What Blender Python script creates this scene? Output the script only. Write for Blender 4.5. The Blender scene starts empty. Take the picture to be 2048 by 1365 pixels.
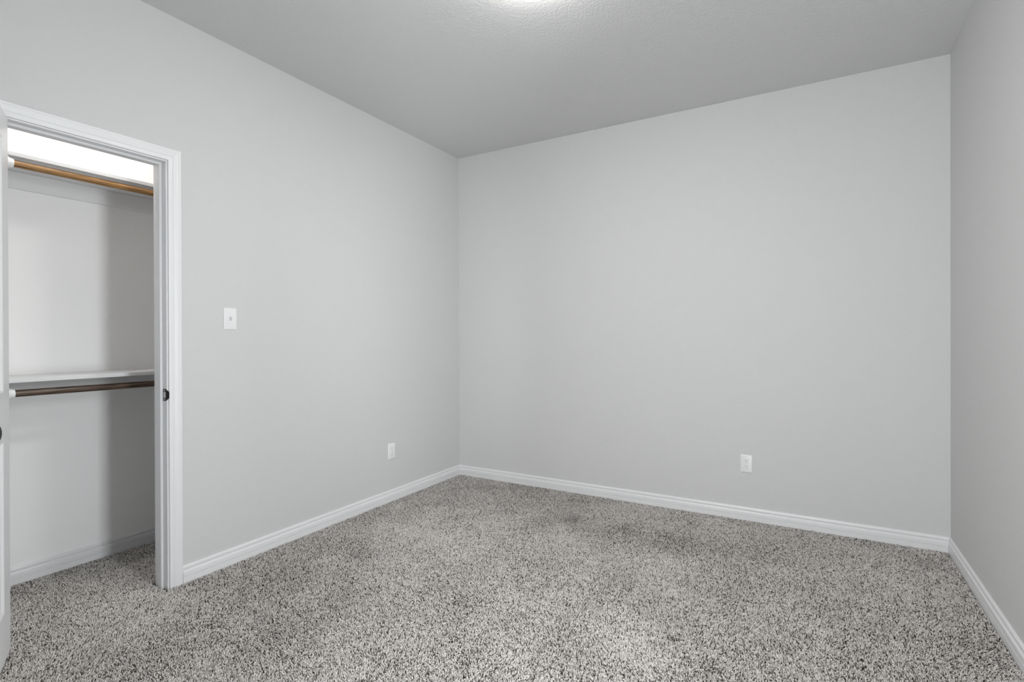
import bpy, bmesh, math, random
import numpy as np
from mathutils import Vector, Matrix

# ------------------------------------------------------------------ scene, camera, light
sc = bpy.context.scene
col = sc.collection
W_IMG, H_IMG = 2048, 1365
F_PX = 1040.7
ROOM_W, ROOM_H, REAR = 3.3222, 2.743, -4.0      # x: 0 (left wall) .. ROOM_W, y: REAR .. 0 (back wall), carpet tips at z = 0
WT = 0.114                                      # wall thickness
OY0, OY1, OZ = -2.975, -2.366, 2.036            # closet doorway, clear opening
CL_BACK, CL_LEFT, CL_RIGHT = -0.70, -2.838, -1.55
WIN = (-2.80, -2.36, 0.35, 2.10)                # window_1 in the right wall (y0, y1, z0, z1)
WIN2 = (2.0, 2.9, 0.35, 2.20)                 # fill_window added in the rear wall for fill light (x0, x1, z0, z1)

cam_d = bpy.data.cameras.new('camera')
cam_d.sensor_fit = 'HORIZONTAL'
cam_d.sensor_width = 36.0
cam_d.lens = F_PX / W_IMG * 36.0
cam_d.shift_y = -6.82 / W_IMG
cam_d.clip_start = 0.02
cam = bpy.data.objects.new('camera', cam_d)
col.objects.link(cam)
yaw, pit, rol = 0.5243, -0.0027, -0.0031
fw = Vector((-math.sin(yaw) * math.cos(pit), math.cos(yaw) * math.cos(pit), math.sin(pit)))
rt = Vector((math.cos(yaw), math.sin(yaw), 0))
up = rt.cross(fw)
r2 = rt * math.cos(rol) + up * math.sin(rol)
u2 = -rt * math.sin(rol) + up * math.cos(rol)
M = Matrix((r2, u2, -fw)).transposed().to_4x4()
M.translation = Vector((2.6662, -3.6886, 1.1978))
cam.matrix_world = M
sc.camera = cam

sc.view_settings.view_transform = 'Standard'
sc.view_settings.look = 'None'
sc.view_settings.gamma = 1.0
sc.view_settings.use_curve_mapping = False
sc.view_settings.exposure = 0.08
sc.cycles.max_bounces = 12
sc.cycles.diffuse_bounces = 9

world = bpy.data.worlds.new('daylight')
sc.world = world
world.use_nodes = True
bg = world.node_tree.nodes['Background']
bg.inputs['Color'].default_value = (0.80, 0.88, 1.0, 1)
bg.inputs['Strength'].default_value = 0.6


def area(name, loc, direction, sx, sy, power, color):
    d = bpy.data.lights.new(name, 'AREA')
    d.shape = 'RECTANGLE'
    d.size, d.size_y, d.energy, d.color = sx, sy, power, color
    o = bpy.data.objects.new(name, d)
    o.location = loc
    o.rotation_euler = Vector(direction).to_track_quat('-Z', 'Y').to_euler()
    o.visible_camera = True
    col.objects.link(o)
    return o


# light just outside the windows: side daylight, and fill at the added rear one
area('daylight_side_window', (ROOM_W + 0.20, (WIN[0] + WIN[1]) / 2, (WIN[2] + WIN[3]) / 2), (-1, 0, 0),
     WIN[1] - WIN[0], WIN[3] - WIN[2], 67, (0.93, 0.97, 1.0))
area('fill_rear_window', ((WIN2[0] + WIN2[1]) / 2, REAR - 0.20, (WIN2[2] + WIN2[3]) / 2), (0, 1, 0),
     WIN2[1] - WIN2[0], WIN2[3] - WIN2[2], 79, (0.95, 0.98, 1.0))
CEIL_LAMP = 66.0        # emission of the bedroom ceiling lamp's diffuser
CLOSET_LAMP = 80.0     # emission of the closet lamp's globe


# ------------------------------------------------------------------ materials
def nodes(name):
    m = bpy.data.materials.new(name)
    m.use_nodes = True
    nt = m.node_tree
    return m, nt, nt.nodes['Principled BSDF']


def N(nt, kind, **kw):
    n = nt.nodes.new(kind)
    for k, v in kw.items():
        setattr(n, k, v)
    return n


def painted(name, color, rough, scale=260.0, strength=0.25, dist=0.0012, spec=0.3, blotch=0.0):
    """Rolled paint with an orange-peel texture."""
    m, nt, p = nodes(name)
    tc = N(nt, 'ShaderNodeTexCoord')
    nz = N(nt, 'ShaderNodeTexNoise')
    nz.inputs['Scale'].default_value = scale
    nz.inputs['Detail'].default_value = 3
    bp = N(nt, 'ShaderNodeBump')
    bp.inputs['Strength'].default_value = strength
    bp.inputs['Distance'].default_value = dist
    nt.links.new(tc.outputs['Object'], nz.inputs['Vector'])
    nt.links.new(nz.outputs['Fac'], bp.inputs['Height'])
    nt.links.new(bp.outputs['Normal'], p.inputs['Normal'])
    p.inputs['Base Color'].default_value = (*color, 1)
    p.inputs['Roughness'].default_value = rough
    p.inputs['Specular IOR Level'].default_value = spec
    return m


def simple(name, color, rough, metallic=0.0, spec=0.5):
    m, nt, p = nodes(name)
    tc = N(nt, 'ShaderNodeTexCoord')
    nz = N(nt, 'ShaderNodeTexNoise')
    nz.inputs['Scale'].default_value = 90
    mr = N(nt, 'ShaderNodeMapRange')
    mr.inputs['To Min'].default_value = max(0.02, rough - 0.06)
    mr.inputs['To Max'].default_value = min(1.0, rough + 0.06)
    nt.links.new(tc.outputs['Object'], nz.inputs['Vector'])
    nt.links.new(nz.outputs['Fac'], mr.inputs['Value'])
    nt.links.new(mr.outputs['Result'], p.inputs['Roughness'])
    p.inputs['Base Color'].default_value = (*color, 1)
    p.inputs['Metallic'].default_value = metallic
    p.inputs['Specular IOR Level'].default_value = spec
    return m


def glow(name, color, strength):
    m, nt, p = nodes(name)
    p.inputs['Base Color'].default_value = (0.9, 0.9, 0.9, 1)
    p.inputs['Emission Color'].default_value = (*color, 1)
    p.inputs['Emission Strength'].default_value = strength
    return m


def wood(name, dark, mid, light, rough):
    m, nt, p = nodes(name)
    tc = N(nt, 'ShaderNodeTexCoord')
    mp = N(nt, 'ShaderNodeMapping')
    mp.inputs['Scale'].default_value = (1.0, 0.035, 1.0)
    nz = N(nt, 'ShaderNodeTexNoise')
    nz.inputs['Scale'].default_value = 210
    nz.inputs['Detail'].default_value = 5
    nz.inputs['Distortion'].default_value = 0.6
    cr = N(nt, 'ShaderNodeValToRGB')
    e = cr.color_ramp.elements
    e[0].position, e[0].color = 0.32, (*dark, 1)
    e[1].position, e[1].color = 0.66, (*light, 1)
    k = cr.color_ramp.elements.new(0.48)
    k.color = (*mid, 1)
    nt.links.new(tc.outputs['Object'], mp.inputs['Vector'])
    nt.links.new(mp.outputs['Vector'], nz.inputs['Vector'])
    nt.links.new(nz.outputs['Fac'], cr.inputs['Fac'])
    nt.links.new(cr.outputs['Color'], p.inputs['Base Color'])
    p.inputs['Roughness'].default_value = rough
    return m


def glass(name):
    m = bpy.data.materials.new(name)
    m.use_nodes = True
    nt = m.node_tree
    nt.nodes.clear()
    out = N(nt, 'ShaderNodeOutputMaterial')
    mix = N(nt, 'ShaderNodeMixShader')
    fr = N(nt, 'ShaderNodeFresnel')
    fr.inputs['IOR'].default_value = 1.45
    tr = N(nt, 'ShaderNodeBsdfTransparent')
    gl = N(nt, 'ShaderNodeBsdfGlossy')
    gl.inputs['Roughness'].default_value = 0.02
    nt.links.new(fr.outputs['Fac'], mix.inputs['Fac'])
    nt.links.new(tr.outputs['BSDF'], mix.inputs[1])
    nt.links.new(gl.outputs['BSDF'], mix.inputs[2])
    nt.links.new(mix.outputs['Shader'], out.inputs['Surface'])
    return m


def carpet_mat():
    m, nt, p = nodes('carpet_yarn')
    at = N(nt, 'ShaderNodeAttribute', attribute_name='tint')
    cr = N(nt, 'ShaderNodeValToRGB')
    cr.color_ramp.interpolation = 'LINEAR'
    e = cr.color_ramp.elements
    e[0].position, e[0].color = 0.0, (0.035, 0.028, 0.023, 1)
    e[1].position, e[1].color = 1.0, (0.87, 0.84, 0.81, 1)
    for pos, c in ((0.15, (0.10, 0.085, 0.072)), (0.32, (0.325, 0.298, 0.276)), (0.6, (0.635, 0.602, 0.572))):
        k = cr.color_ramp.elements.new(pos)
        k.color = (*c, 1)
    nt.links.new(at.outputs['Fac'], cr.inputs['Fac'])
    nt.links.new(cr.outputs['Color'], p.inputs['Base Color'])
    p.inputs['Roughness'].default_value = 0.95
    p.inputs['Specular IOR Level'].default_value = 0.1
    return m


WALL = painted('wall_paint', (0.60, 0.60, 0.597), 0.75, scale=130, strength=0.8, dist=0.0022)
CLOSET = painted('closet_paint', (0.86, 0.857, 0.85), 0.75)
CEIL = painted('ceiling_paint', (0.64, 0.64, 0.637), 0.85, scale=95, strength=0.8, dist=0.0032)
TRIM = painted('trim_enamel', (0.745, 0.745, 0.75), 0.35, scale=60, strength=0.03, spec=0.45)
SHELF = painted('shelf_paint', (0.73, 0.73, 0.73), 0.4, scale=80, strength=0.04)
PLATE = simple('white_nylon_plate', (0.78, 0.78, 0.78), 0.35)
SLOT = simple('grey_slot', (0.22, 0.22, 0.22), 0.6)
BRONZE = simple('oil_rubbed_bronze', (0.018, 0.016, 0.015), 0.38, metallic=0.6)
BRIGHT = simple('worn_steel', (0.62, 0.63, 0.65), 0.35, metallic=0.5)
ROD = wood('golden_stained_wood', (0.12, 0.052, 0.014), (0.28, 0.14, 0.045), (0.42, 0.235, 0.085), 0.4)
ROD_DARK = wood('dark_stained_wood', (0.016, 0.010, 0.008), (0.066, 0.042, 0.028), (0.16, 0.108, 0.076), 0.28)
SOCKET = simple('white_plastic', (0.85, 0.85, 0.85), 0.4)
SUB = painted('carpet_backing', (0.07, 0.06, 0.052), 0.95, scale=500)
PILE = carpet_mat()
GLASS = glass('window_glass')


# ------------------------------------------------------------------ mesh helpers
def box(bm, x0, x1, y0, y1, z0, z1, bevel=0.0, seg=2):
    vs = [bm.verts.new(v) for v in ((x0, y0, z0), (x1, y0, z0), (x1, y1, z0), (x0, y1, z0),
                                    (x0, y0, z1), (x1, y0, z1), (x1, y1, z1), (x0, y1, z1))]
    fs = [bm.faces.new([vs[i] for i in q]) for q in ((3, 2, 1, 0), (4, 5, 6, 7), (0, 1, 5, 4), (1, 2, 6, 5), (2, 3, 7, 6), (3, 0, 4, 7))]
    if bevel:
        es = list({e for f in fs for e in f.edges})
        bmesh.ops.bevel(bm, geom=es, offset=bevel, segments=seg, affect='EDGES', profile=0.5)
    return fs


def loft(bm, rings, caps=True, closed=True):
    """Join rings (lists of points, all of one length) into a skin."""
    R = [[bm.verts.new(p) for p in ring] for ring in rings]
    n = len(R[0])
    for a, b in zip(R, R[1:]):
        for i in range(n if closed else n - 1):
            j = (i + 1) % n
            bm.faces.new((a[i], a[j], b[j], b[i]))
    if caps:
        bm.faces.new(list(reversed(R[0])))
        bm.faces.new(R[-1])


def lathe(bm, prof, origin, axis, n=32, caps=True):
    """prof: list of (radius, distance along axis)."""
    ax = Vector(axis).normalized()
    a = ax.orthogonal().normalized()
    b = ax.cross(a)
    o = Vector(origin)
    rings = []
    for r, h in prof:
        r = max(r, 1e-4)
        rings.append([o + ax * h + (a * math.cos(t) + b * math.sin(t)) * r for t in (2 * math.pi * k / n for k in range(n))])
    loft(bm, rings, caps)


def link(name, bm, mat, parent=None, smooth=False):
    bmesh.ops.recalc_face_normals(bm, faces=bm.faces[:])
    me = bpy.data.meshes.new(name)
    bm.to_mesh(me)
    bm.free()
    me.materials.append(mat)
    if smooth:
        for p in me.polygons:
            p.use_smooth = True
        me.set_sharp_from_angle(angle=math.radians(35))
    o = bpy.data.objects.new(name, me)
    col.objects.link(o)
    if parent:
        o.parent = parent
        o.matrix_parent_inverse = Matrix()
    return o


def tag(o, label, cat, kind=None, group=None):
    o['label'], o['category'] = label, cat
    if kind:
        o['kind'] = kind
    if group:
        o['group'] = group
    return o


def thing(name, label, cat, loc=(0, 0, 0), kind=None, group=None):
    o = bpy.data.objects.new(name, None)
    o.location = loc
    o.empty_display_size = 0.05
    col.objects.link(o)
    return tag(o, label, cat, kind, group)


def boxes(name, mat, lst, parent=None, bevel=0.0):
    bm = bmesh.new()
    for b in lst:
        box(bm, *b, bevel=bevel)
    return link(name, bm, mat, parent)


# ------------------------------------------------------------------ the shell
ZB = -0.05
S = 'structure'
E = 0.1
JT = 0.019                                       # jamb board thickness
tag(boxes('wall_left', WALL, [
    (-WT, 0, REAR - E, OY0 - JT, ZB, ROOM_H), (-WT, 0, OY1 + JT, WT, ZB, ROOM_H),
    (-WT, 0, OY0 - JT, OY1 + JT, OZ + JT, ROOM_H)]),
    'light grey painted wall with the closet doorway and light switch', 'wall', S)
tag(boxes('wall_back', WALL, [(0, ROOM_W, 0, WT, ZB, ROOM_H)]),
    'wide light grey painted wall facing the viewer, outlet near its right end', 'wall', S)
y0, y1, z0, z1 = WIN
tag(boxes('wall_right', WALL, [
    (ROOM_W, ROOM_W + WT, REAR - E, y0, ZB, ROOM_H), (ROOM_W, ROOM_W + WT, y1, WT, ZB, ROOM_H),
    (ROOM_W, ROOM_W + WT, y0, y1, ZB, z0), (ROOM_W, ROOM_W + WT, y0, y1, z1, ROOM_H)]),
    'light grey wall along the right edge of the photo', 'wall', S)
x0, x1, z0, z1 = WIN2
tag(boxes('wall_rear', WALL, [
    (0, x0, REAR - WT, REAR, ZB, ROOM_H), (x1, ROOM_W, REAR - WT, REAR, ZB, ROOM_H),
    (x0, x1, REAR - WT, REAR, ZB, z0), (x0, x1, REAR - WT, REAR, z1, ROOM_H)]),
    'light grey wall behind the viewer with an added window', 'wall', S)
tag(boxes('ceiling', CEIL, [(CL_BACK - WT, ROOM_W + WT, REAR - WT, WT, ROOM_H, ROOM_H + 0.1)]),
    'flat grey textured ceiling above the room', 'ceiling', S)
tag(boxes('floor', SUB, [(CL_BACK - WT, ROOM_W + WT, REAR - WT, WT, -0.06, -0.012)]),
    'floor under the carpet pile', 'floor', S)
tag(boxes('wall_closet_back', CLOSET, [(CL_BACK - WT, CL_BACK, REAR, CL_RIGHT + WT, ZB, ROOM_H)]),
    'pale back wall inside the closet behind the two hanging rods', 'wall', S)
tag(boxes('wall_closet_left', CLOSET, [(CL_BACK, -0.392, CL_LEFT - WT, CL_LEFT, ZB, ROOM_H)]),
    'short closet wall at the left ends of the hanging rods', 'wall', S)
tag(boxes('wall_closet_right', CLOSET, [(CL_BACK, -WT, CL_RIGHT, CL_RIGHT + WT, ZB, ROOM_H)]),
    'closet side wall hidden behind the doorway right jamb', 'wall', S)


# windows (outside the picture; they let daylight in, the rear one is added for fill)
def window(name, label, axis):
    """axis 'x': in the right wall; axis 'y': in the rear wall."""
    a0, a1, z0, z1 = WIN if axis == 'x' else WIN2

    def b(d0, d1, p0, p1, q0, q1):               # d: depth from the room face outwards
        if axis == 'x':
            return (ROOM_W + d0, ROOM_W + d1, p0, p1, q0, q1)
        return (p0, p1, REAR - d1, REAR - d0, q0, q1)
    w = thing(name, label, 'window', kind=S)
    f = 0.035
    zm = (z0 + z1) / 2
    boxes('window_frame', TRIM, [b(.06, .10, a0, a0 + f, z0, z1), b(.06, .10, a1 - f, a1, z0, z1),
                                 b(.06, .10, a0 + f, a1 - f, z0, z0 + f), b(.06, .10, a0 + f, a1 - f, z1 - f, z1),
                                 b(.065, .095, a0 + f, a1 - f, zm - .018, zm + .018)], w)
    boxes('window_pane', GLASS, [b(.078, .082, a0 + f, a1 - f, z0 + f, zm - .018), b(.078, .082, a0 + f, a1 - f, zm + .018, z1 - f)], w)
    boxes('window_sill', TRIM, [b(-.035, .06, a0 - .0, a1 + .0, z0 - .0005, z0 + .018)], w)


window('window_1', 'white framed window in the right wall', 'x')
window('fill_window', 'added white framed window in the rear wall, for fill light', 'y')

# ------------------------------------------------------------------ baseboards
BB = [(0, -.012), (.0135, -.012), (.0138, .0262), (.0098, .0276), (.0098, .0290), (.0138, .0304), (.0138, .044), (.0130, .0520), (.0092, .0572),
      (.0055, .0592), (.0055, .0622), (.0098, .0642), (.0102, .0700), (.0088, .0765), (.0060, .0805), (.0030, .0813), (0, .0813)]


def baseboard(name, label, p0, p1, nrm, m0=0, m1=0):
    """Profile swept from p0 to p1 along the wall; m0/m1: +1 mitres into an inside corner, 0 square."""
    a, b = Vector((*p0, 0)), Vector((*p1, 0))
    d = (b - a).normalized()
    n = Vector((*nrm, 0))
    bm = bmesh.new()
    loft(bm, [[a + n * t + d * (t * m0) + Vector((0, 0, z)) for t, z in BB],
              [b + n * t - d * (t * m1) + Vector((0, 0, z)) for t, z in BB]])
    return tag(link(name, bm, TRIM), label, 'baseboard', S)


CASW = 0.057
baseboard('baseboard_left', 'white grooved baseboard along the left wall right of the closet doorway',
          (0, OY1 + .007 + CASW), (0, 0), (1, 0), 0, 1)
baseboard('baseboard_left_rear', 'white baseboard on the left wall hidden behind the open door',
          (0, REAR), (0, OY0 - .007 - CASW), (1, 0), 1, 0)
baseboard('baseboard_back', 'long white grooved baseboard under the wide wall facing the viewer',
          (0, 0), (ROOM_W, 0), (0, -1), 1, 1)
baseboard('baseboard_right', 'white grooved baseboard running down the right edge of the photo',
          (ROOM_W, 0), (ROOM_W, REAR), (-1, 0), 1, 1)
baseboard('baseboard_rear', 'white baseboard on the wall behind the viewer', (ROOM_W, REAR), (0, REAR), (0, 1), 1, 1)
baseboard('baseboard_closet', 'white grooved baseboard inside the closet along its back wall',
          (CL_BACK, CL_LEFT), (CL_BACK, CL_RIGHT), (1, 0), 0, 0)

# ------------------------------------------------------------------ door casing (mitred) and jamb
CAS = [(0, 0), (0, .0075), (.0015, .0095), (.004, .0102), (.017, .0108), (.0195, .0122), (.0215, .0130), (.0235, .0124), (.026, .0126),
       (.034, .0142), (.043, .0152), (.0460, .0146), (.0480, .0156), (.0530, .0158), (.0560, .0140), (.0570, .0105), (.0570, 0)]


def casing(name, label, x_face, sgn):
    """Mitred three-sided door casing; profile (distance out from the opening, thickness)."""
    rv = .006
    ya, yb, zt = OY0 - rv, OY1 + rv, OZ + rv
    bm = bmesh.new()
    rings = []
    for k in range(4):
        ring = []
        for w, t in CAS:
            x = x_face + sgn * t
            ring.append([(x, ya - w, -.012), (x, ya - w, zt + w), (x, yb + w, zt + w), (x, yb + w, -.012)][k])
        rings.append(ring)
    loft(bm, rings)
    return tag(link(name, bm, TRIM), label, 'door casing', S)


casing('trim_1', 'white moulded casing around the closet doorway', 0.0, 1)
casing('trim_2', 'white casing on the closet side of the doorway', -WT, -1)

jamb = thing('trim_3', 'white door jamb lining the closet doorway, with a black strike plate', 'door jamb', kind=S)
jx0, jx1 = -WT, 0.0
boxes('jamb_board', TRIM, [(jx0, jx1, OY1, OY1 + JT - .0005, -.012, OZ + JT - .0005), (jx0, jx1, OY0 - JT + .0005, OY0, -.012, OZ + JT - .0005),
                           (jx0, jx1, OY0, OY1, OZ, OZ + JT - .0005)], jamb, bevel=0.0008)
st0, st1, sd = -.070, -.037, .011
boxes('door_stop', TRIM, [(st0, st1, OY1 - sd, OY1, -.012, OZ), (st0, st1, OY0, OY0 + sd, -.012, OZ),
                          (st0, st1, OY0 + sd, OY1 - sd, OZ - sd, OZ)], jamb, bevel=0.0012)
# strike plate: flat plate on the jamb with a lip curled round its room edge and a latch hole
bm = bmesh.new()
zc, hh = 0.922, 0.0285
lip = [(-.030, 0), (-.010, 0), (-.002, .0), (.006, .0010), (.0125, .0045)]
for (xa, ya_), (xb, yb_) in zip(lip, lip[1:]):
    h_a = hh if xa < -.003 else hh * .80
    h_b = hh if xb < -.003 else (hh * .92 if xb < 0 else hh * .72)
    if xa > -.012:
        h_a = {-.010: hh, -.002: hh * .92, .006: hh * .72}[xa]
    if xb == .0125:
        h_b = hh * .50
    yA, yB = OY1 - .0016 + ya_, OY1 - .0016 + yb_
    vs = [(xa, yA, zc - h_a), (xb, yB, zc - h_b), (xb, yB, zc + h_b), (xa, yA, zc + h_a)]
    lo = [bm.verts.new(v) for v in vs]
    hi = [bm.verts.new((v[0], v[1] + .0014, v[2])) for v in vs]
    for q in ((lo[0], lo[1], lo[2], lo[3]), (hi[3], hi[2], hi[1], hi[0])):
        bm.faces.new(q)
    for i in range(4):
        j = (i + 1) % 4
        bm.faces.new((lo[i], hi[i], hi[j], lo[j]))
bmesh.ops.remove_doubles(bm, verts=bm.verts[:], dist=1e-5)
strike = link('strike_plate', bm, BRONZE, jamb)
strike['label'] = 'black metal strike plate'
hole = boxes('latch_hole', BRIGHT, [(-.024, -.009, OY1 - .0021, OY1 - .0015, zc - .0135, zc + .0135)], strike)
hole['label'] = 'pale latch opening in the strike plate'
for dz in (-.021, .021):
    bm = bmesh.new()
    lathe(bm, [(.0036, 0), (.0034, .0008), (.001, .001)], (-.0175, OY1 - .0015, zc + dz), (0, -1, 0), 12)
    link('plate_screw', bm, BRIGHT, strike)

# ------------------------------------------------------------------ the closet door, standing open
DW, DH, DT = 0.603, 2.020, 0.035
ang = math.atan2(-.411, .911)
door = thing('door_1', 'white two-panel closet door standing open at the left edge', 'door', kind=S)
door.location = (0.021, -2.934, 0.014)          # hinge edge of the visible face
door.rotation_euler = (0, 0, ang)
# local: +x along the width, +y = visible face normal, z up; visible face at y = 0, back at y = -DT
panels = [(0.105, DW - .105, 0.178, 0.806), (0.105, DW - .105, 0.985, DH - .103)]
steps = [(0, 0), (.004, -.0015), (.012, -.0075), (.020, -.0090), (.034, -.0088), (.040, -.0075), (.062, -.0022), (.068, -.0018)]
bm = bmesh.new()
xs = [0, .105, DW - .105, DW]
zs = [0, .178, .806, .985, DH - .103, DH]
for face, sgn in ((0.0, 1), (-DT, -1)):
    grid = [[bm.verts.new((x, face, z)) for z in zs] for x in xs]
    for i in range(3):
        for j in range(5):
            if i == 1 and j in (1, 3):
                continue
            bm.faces.new((grid[i][j], grid[i + 1][j], grid[i + 1][j + 1], grid[i][j + 1]))
    for (px0, px1, pz0, pz1) in panels:
        prev = None
        for ins, dep in steps:
            r = [bm.verts.new((x, face + sgn * dep, z)) for x, z in ((px0 + ins, pz0 + ins), (px1 - ins, pz0 + ins), (px1 - ins, pz1 - ins), (px0 + ins, pz1 - ins))]
            if prev:
                for i in range(4):
                    j = (i + 1) % 4
                    bm.faces.new((prev[i], prev[j], r[j], r[i]))
            prev = r
        bm.faces.new(prev)
for a, b in (((0, 0), (DW, 0)), ((DW, 0), (DW, DH)), ((DW, DH), (0, DH)), ((0, DH), (0, 0))):
    bm.faces.new([bm.verts.new(v) for v in ((a[0], 0, a[1]), (b[0], 0, b[1]), (b[0], -DT, b[1]), (a[0], -DT, a[1]))])
bmesh.ops.remove_doubles(bm, verts=bm.verts[:], dist=1e-5)
leaf = link('door_leaf', bm, TRIM, door)
for sgn, yf in ((1, 0.0), (-1, -DT)):
    bm = bmesh.new()
    lathe(bm, [(.0315, 0), (.0315, .003), (.029, .0065), (.022, .008), (.0125, .010), (.0115, .024), (.0165, .029), (.0245, .035),
               (.0270, .044), (.0262, .0525), (.0215, .059), (.0120, .062), (.0001, .0625)], (DW - .060, yf, 0.894), (0, sgn, 0), 40)
    k = link('door_knob', bm, BRONZE, door, smooth=True)
    k['label'] = 'black round knob'
for zh in (0.20, 1.0, 1.80):
    bm = bmesh.new()
    lathe(bm, [(.005, 0), (.0062, .002), (.0062, .086), (.005, .088)], (-.006, -DT - .004, zh), (0, 0, 1), 14)
    link('hinge', bm, BRONZE, door, smooth=True)

# ------------------------------------------------------------------ closet shelves, rods, sockets
def shelf(z_top, label, zone):
    s = thing('closet_shelf', label, 'shelf', (CL_BACK, CL_LEFT, z_top), group=None)
    ln = CL_RIGHT - CL_LEFT
    bm = bmesh.new()
    box(bm, .0005, 0.300, .0005, ln - .0005, -.0185, 0, bevel=.0015)
    link('shelf_board', bm, SHELF, s)
    bm = bmesh.new()
    box(bm, .0005, .0185, .0005, ln - .0005, -.102, -.0187, bevel=.002)
    c = link('wall_cleat', bm, SHELF, s)
    bm = bmesh.new()
    box(bm, .0187, .297, .0005, .0175, -.102, -.0187, bevel=.002)
    link('end_cleat', bm, SHELF, s)
    bm = bmesh.new()
    box(bm, .0187, .297, ln - .0175, ln - .0005, -.102, -.0187, bevel=.002)
    link('end_cleat', bm, SHELF, s)
    return s


Z_UP, Z_LO = 2.024, 1.0155
shelf(Z_UP, 'upper white closet shelf just below the doorway head', 'upper')
shelf(Z_LO, 'lower white closet shelf at waist height above the lower rod', 'lower')


def rod(z, x, label, mat):
    bm = bmesh.new()
    ya, yb = CL_LEFT + .020, CL_RIGHT - .020
    lathe(bm, [(.0150, 0), (.0160, .001), (.0160, yb - ya - .001), (.0150, yb - ya)], (0, 0, 0), (0, 1, 0), 28)
    o = link('closet_rod', bm, mat, smooth=True)
    o.location = (x, ya, z)
    tag(o, label, 'hanging rod')
    return o


def socket(x, y, z, d, label):
    bm = bmesh.new()
    lathe(bm, [(.0300, 0), (.0300, .003), (.0285, .006), (.0240, .012), (.0215, .020), (.0205, .027), (.0178, .0275), (.0172, .012), (.0001, .010)],
          (0, 0, 0), (0, d, 0), 32)
    o = link('rod_socket', bm, SOCKET, smooth=True)
    o.location = (x, y, z)
    tag(o, label, 'rod socket')


RX = -0.418
ZR_UP, ZR_LO = 1.976, 0.948
rod(ZR_UP, RX, 'golden brown wooden rod under the upper closet shelf', ROD)
rod(ZR_LO, RX, 'dark brown wooden rod under the lower closet shelf', ROD_DARK)
socket(RX, CL_LEFT + .018, ZR_UP, 1, 'white cup socket at the left end of the upper rod')
socket(RX, CL_LEFT + .018, ZR_LO, 1, 'white cup socket at the left end of the lower rod')
socket(RX, CL_RIGHT - .018, ZR_UP, -1, 'white cup socket at the hidden right end of the upper rod')
socket(RX, CL_RIGHT - .018, ZR_LO, -1, 'white cup socket at the hidden right end of the lower rod')


# ------------------------------------------------------------------ switch and outlets
def plate(name, label, cat, loc, rz, kind):
    """Local: x across, z up, +y out of the wall is -y (front at y = -0.006)."""
    t = thing(name, label, cat, loc)
    t.rotation_euler = (0, 0, rz)
    w, h = .070, .1145
    bm = bmesh.new()
    rings = []
    for ins, y in ((0, -.0003), (0, -.0022), (.0018, -.0046), (.0045, -.0056)):
        a, b = w / 2 - ins, h / 2 - ins
        c = .003
        pts = []
        for sx, sz, order in ((1, -1, 0), (1, 1, 1), (-1, 1, 2), (-1, -1, 3)):
            for k in range(4):
                th = math.radians(-90 + 90 * order + 30 * k)
                pts.append((sx * (a - c) + c * math.cos(th), y, sz * (b - c) + c * math.sin(th)))
        rings.append(pts)
    loft(bm, rings)
    link('cover_plate', bm, PLATE, t, smooth=True)
    f = -.0056
    if kind == 'toggle':
        boxes('toggle_surround', PLATE, [(-.0062, .0062, f - .0008, f + .001, -.0125, .0125)], t, bevel=.0004)
        bm = bmesh.new()
        loft(bm, [[(-.0045, f, -.0060), (.0045, f, -.0060), (.0045, f, .0075), (-.0045, f, .0075)],
                  [(-.0040, f - .009, .0030), (.0040, f - .009, .0030), (.0040, f - .0075, .0105), (-.0040, f - .0075, .0105)],
                  [(-.0036, f - .0135, .0075), (.0036, f - .0135, .0075), (.0036, f - .0115, .0130), (-.0036, f - .0115, .0130)]])
        link('toggle', bm, PLATE, t)
        boxes('toggle_gap', SLOT, [(-.0052, .0052, f - .0010, f - .0007, -.0085, -.0062), (-.0052, .0052, f - .0010, f - .0007, .0078, .0100)], t)
    else:
        boxes('receptacle_face', PLATE, [(-.0165, .0165, f - .0012, f + .0012, -.0335, .0335)], t, bevel=.0008)
        g = f - .0014
        for zc in (-.0195, .0195):
            bm = bmesh.new()
            box(bm, -.0078, -.0056, g, g + .0008, zc + .0005, zc + .0095)
            box(bm, .0056, .0078, g, g + .0008, zc + .0015, zc + .0090)
            lathe(bm, [(.0028, 0), (.0028, .0008)], (0, g + .0008, zc - .0072), (0, -1, 0), 14)
            link('socket_slots', bm, SLOT, t)
    for dz in ((-.0302, .0302) if kind == 'toggle' else (-.0485, .0485)):
        bm = bmesh.new()
        lathe(bm, [(.0032, 0), (.0030, .0007), (.0005, .0009)], (0, f, dz), (0, -1, 0), 14)
        link('plate_screw', bm, PLATE, t)
    return t


H90 = math.pi / 2
plate('light_switch', 'white toggle light switch on the left wall beside the closet doorway', 'light switch', (0, -2.0545, 1.294), H90, 'toggle')
plate('wall_outlet', 'white outlet low on the left wall near the corner', 'outlet', (0, -0.843, 0.361), H90, 'duplex')
plate('wall_outlet', 'white outlet low on the wide back wall', 'outlet', (2.291, 0, 0.364), 0, 'duplex')


# ------------------------------------------------------------------ lamps
def ceiling_lamp(name, label, x, y, r, drop, strength, color):
    t = thing(name, label, 'ceiling lamp', (x, y, ROOM_H))
    bm = bmesh.new()
    lathe(bm, [(r * .96, -.0002), (r, -.004), (r, -.014), (r * .97, -.016)], (0, 0, 0), (0, 0, 1), 56)
    link('lamp_base', bm, PLATE, t, smooth=True)
    bm = bmesh.new()
    d = drop - .016
    prof = [(r * .965 * math.cos(a), -.0162 - d * math.sin(a)) for a in [math.radians(9 * k) for k in range(11)]]
    lathe(bm, prof, (0, 0, 0), (0, 0, 1), 56)
    link('lamp_diffuser', bm, glow(name + '_glow', color, strength), t, smooth=True)
    return t


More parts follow.
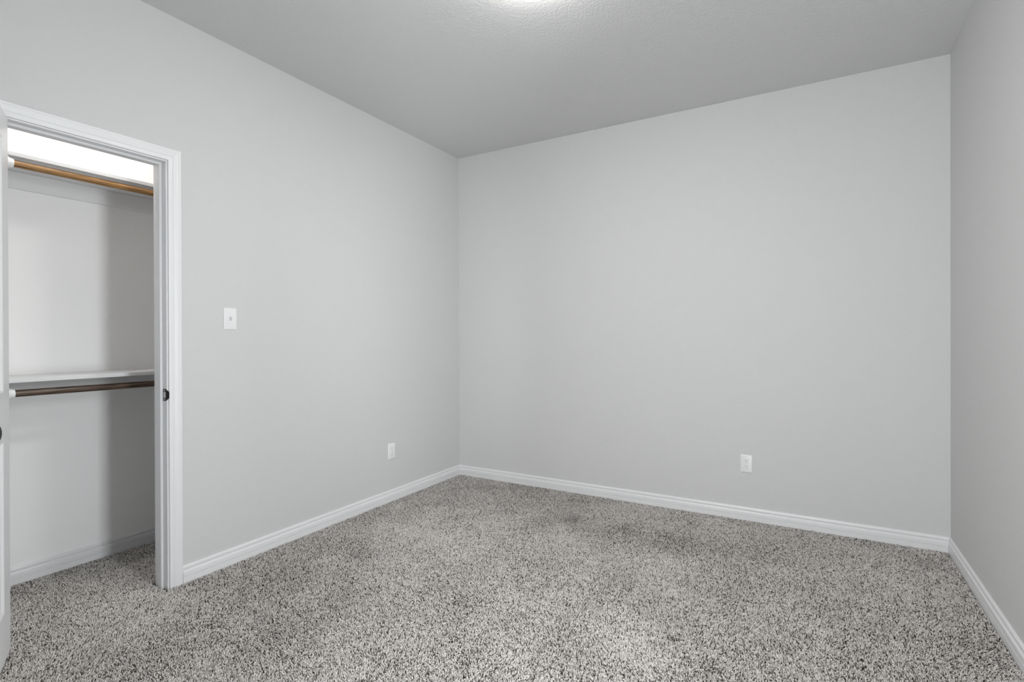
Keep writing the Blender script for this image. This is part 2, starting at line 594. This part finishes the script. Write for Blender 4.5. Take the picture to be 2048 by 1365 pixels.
ceiling_lamp('ceiling_lamp', 'round white ceiling lamp glowing at the top edge of the photo', 1.665, -1.780, .165, .062, CEIL_LAMP, (1.0, 0.98, 0.95))
ceiling_lamp('closet_lamp', 'round closet lamp above the doorway head', -0.27, -2.57, .085, .070, CLOSET_LAMP, (1.0, 0.955, 0.915))


# ------------------------------------------------------------------ carpet pile
def carpet():
    rng = np.random.default_rng(7)
    P = 0.0045

    def scatter(x0, x1, y0, y1):
        nx, ny = int((x1 - x0) / P), int((y1 - y0) / P)
        gx, gy = np.meshgrid(np.arange(nx), np.arange(ny))
        px = x0 + (gx.ravel() + .5 + .5 * (gy.ravel() % 2)) * (x1 - x0) / (nx + .5)
        py = y0 + (gy.ravel() + .5) * (y1 - y0) / ny
        q = np.stack([px, py], 1) + rng.uniform(-.42 * P, .42 * P, (px.size, 2))
        q[:, 0] = np.clip(q[:, 0], x0, x1)
        q[:, 1] = np.clip(q[:, 1], y0, y1)
        return q
    g = .0165
    pts = np.concatenate([scatter(g, ROOM_W - g, REAR + .25, -g),
                          scatter(CL_BACK + g, -WT - .0165, CL_LEFT + .003, CL_RIGHT - .003),
                          scatter(-.392 + .004, -WT - .0165, -3.10, CL_LEFT + .003),
                          scatter(-WT - .0165, g, OY0 + .014, OY1 - .014)])
    n = len(pts)
    # smooth value noise for the brushed patches of the pile
    def vnoise(xy, s, seed):
        r = np.random.default_rng(seed)
        G = r.uniform(-1, 1, (96, 96))
        u = (xy + 6.0) / s
        i = np.floor(u).astype(int)
        t = u - i
        t = t * t * (3 - 2 * t)
        a = lambda dx, dy: G[(i[:, 0] + dx) % 96, (i[:, 1] + dy) % 96]
        return (a(0, 0) * (1 - t[:, 0]) + a(1, 0) * t[:, 0]) * (1 - t[:, 1]) + (a(0, 1) * (1 - t[:, 0]) + a(1, 1) * t[:, 0]) * t[:, 1]
    lx = vnoise(pts, .30, 1) * .5 + vnoise(pts, .12, 2) * .35
    ly = vnoise(pts, .34, 3) * .5 + vnoise(pts, .13, 4) * .35
    h = rng.uniform(.0105, .0150, n)
    th = rng.uniform(0, 2 * np.pi, n)
    lean = rng.uniform(.15, 1.0, n) ** .8 * .0055
    dx = np.cos(th) * lean + lx * .0080
    dy = np.sin(th) * lean + ly * .0080
    # keep the tufts from leaning through baseboards and jambs
    edge = (pts[:, 0] > .03) & (pts[:, 0] < ROOM_W - .03) & (pts[:, 1] < -.03)
    dx = np.where(edge, dx, dx * .15)
    dy = np.where(edge, dy, dy * .15)
    r0 = rng.uniform(.0017, .0026, n)
    ph = rng.uniform(0, 2 * np.pi, n)
    tw = rng.uniform(-.9, .9, n)
    V = np.zeros((n, 7, 3), np.float32)
    zb = -.0122
    for k in range(3):
        a = ph + k * 2 * np.pi / 3
        V[:, k, 0] = pts[:, 0] + np.cos(a) * r0 * .9
        V[:, k, 1] = pts[:, 1] + np.sin(a) * r0 * .9
        V[:, k, 2] = zb
        a = a + tw
        V[:, 3 + k, 0] = pts[:, 0] + dx * .55 + np.cos(a) * r0
        V[:, 3 + k, 1] = pts[:, 1] + dy * .55 + np.sin(a) * r0
        V[:, 3 + k, 2] = zb + h * .78
    V[:, 6, 0] = pts[:, 0] + dx * 1.15
    V[:, 6, 1] = pts[:, 1] + dy * 1.15
    V[:, 6, 2] = zb + h
    base = (np.arange(n) * 7)[:, None]
    quads, tris = [], []
    for k in range(3):
        j = (k + 1) % 3
        quads.append(base + np.array([k, j, 3 + j, 3 + k])[None])
        tris.append(base + np.array([3 + k, 3 + j, 6])[None])
    quads = np.concatenate(quads).astype(np.int32)
    tris = np.concatenate(tris).astype(np.int32)
    loops = np.concatenate([quads.ravel(), tris.ravel()])
    starts = np.concatenate([np.arange(len(quads)) * 4, len(quads) * 4 + np.arange(len(tris)) * 3]).astype(np.int32)
    me = bpy.data.meshes.new('carpet_pile')
    me.vertices.add(n * 7)
    me.vertices.foreach_set('co', V.ravel())
    me.loops.add(len(loops))
    me.loops.foreach_set('vertex_index', loops.astype(np.int32))
    me.polygons.add(len(starts))
    me.polygons.foreach_set('loop_start', starts)
    me.update(calc_edges=True)
    me.polygons.foreach_set('use_smooth', np.ones(len(starts), bool))
    # yarn colour of each tuft: mostly pale, a share of brown-grey flecks, a few almost black
    u = rng.uniform(0, 1, n)
    tint = np.where(u < .10, rng.uniform(0, .14, n), np.where(u < .25, rng.uniform(.14, .40, n), rng.uniform(.42, .92, n)))
    pile_shade = vnoise(pts, .42, 11) * .55 + vnoise(pts, .17, 12) * .45 + vnoise(pts, .07, 13) * .25  # light and dark shading of the leaning pile, put into the yarn tint
    tint = np.clip(tint + .13 * pile_shade, 0, 1)
    at = me.attributes.new('tint', 'FLOAT', 'POINT')
    at.data.foreach_set('value', np.repeat(tint, 7).astype(np.float32))
    me.materials.append(PILE)
    o = bpy.data.objects.new('carpet_pile', me)
    col.objects.link(o)
    tag(o, 'speckled beige-grey twisted pile carpet covering the whole floor', 'carpet', 'stuff')


carpet()
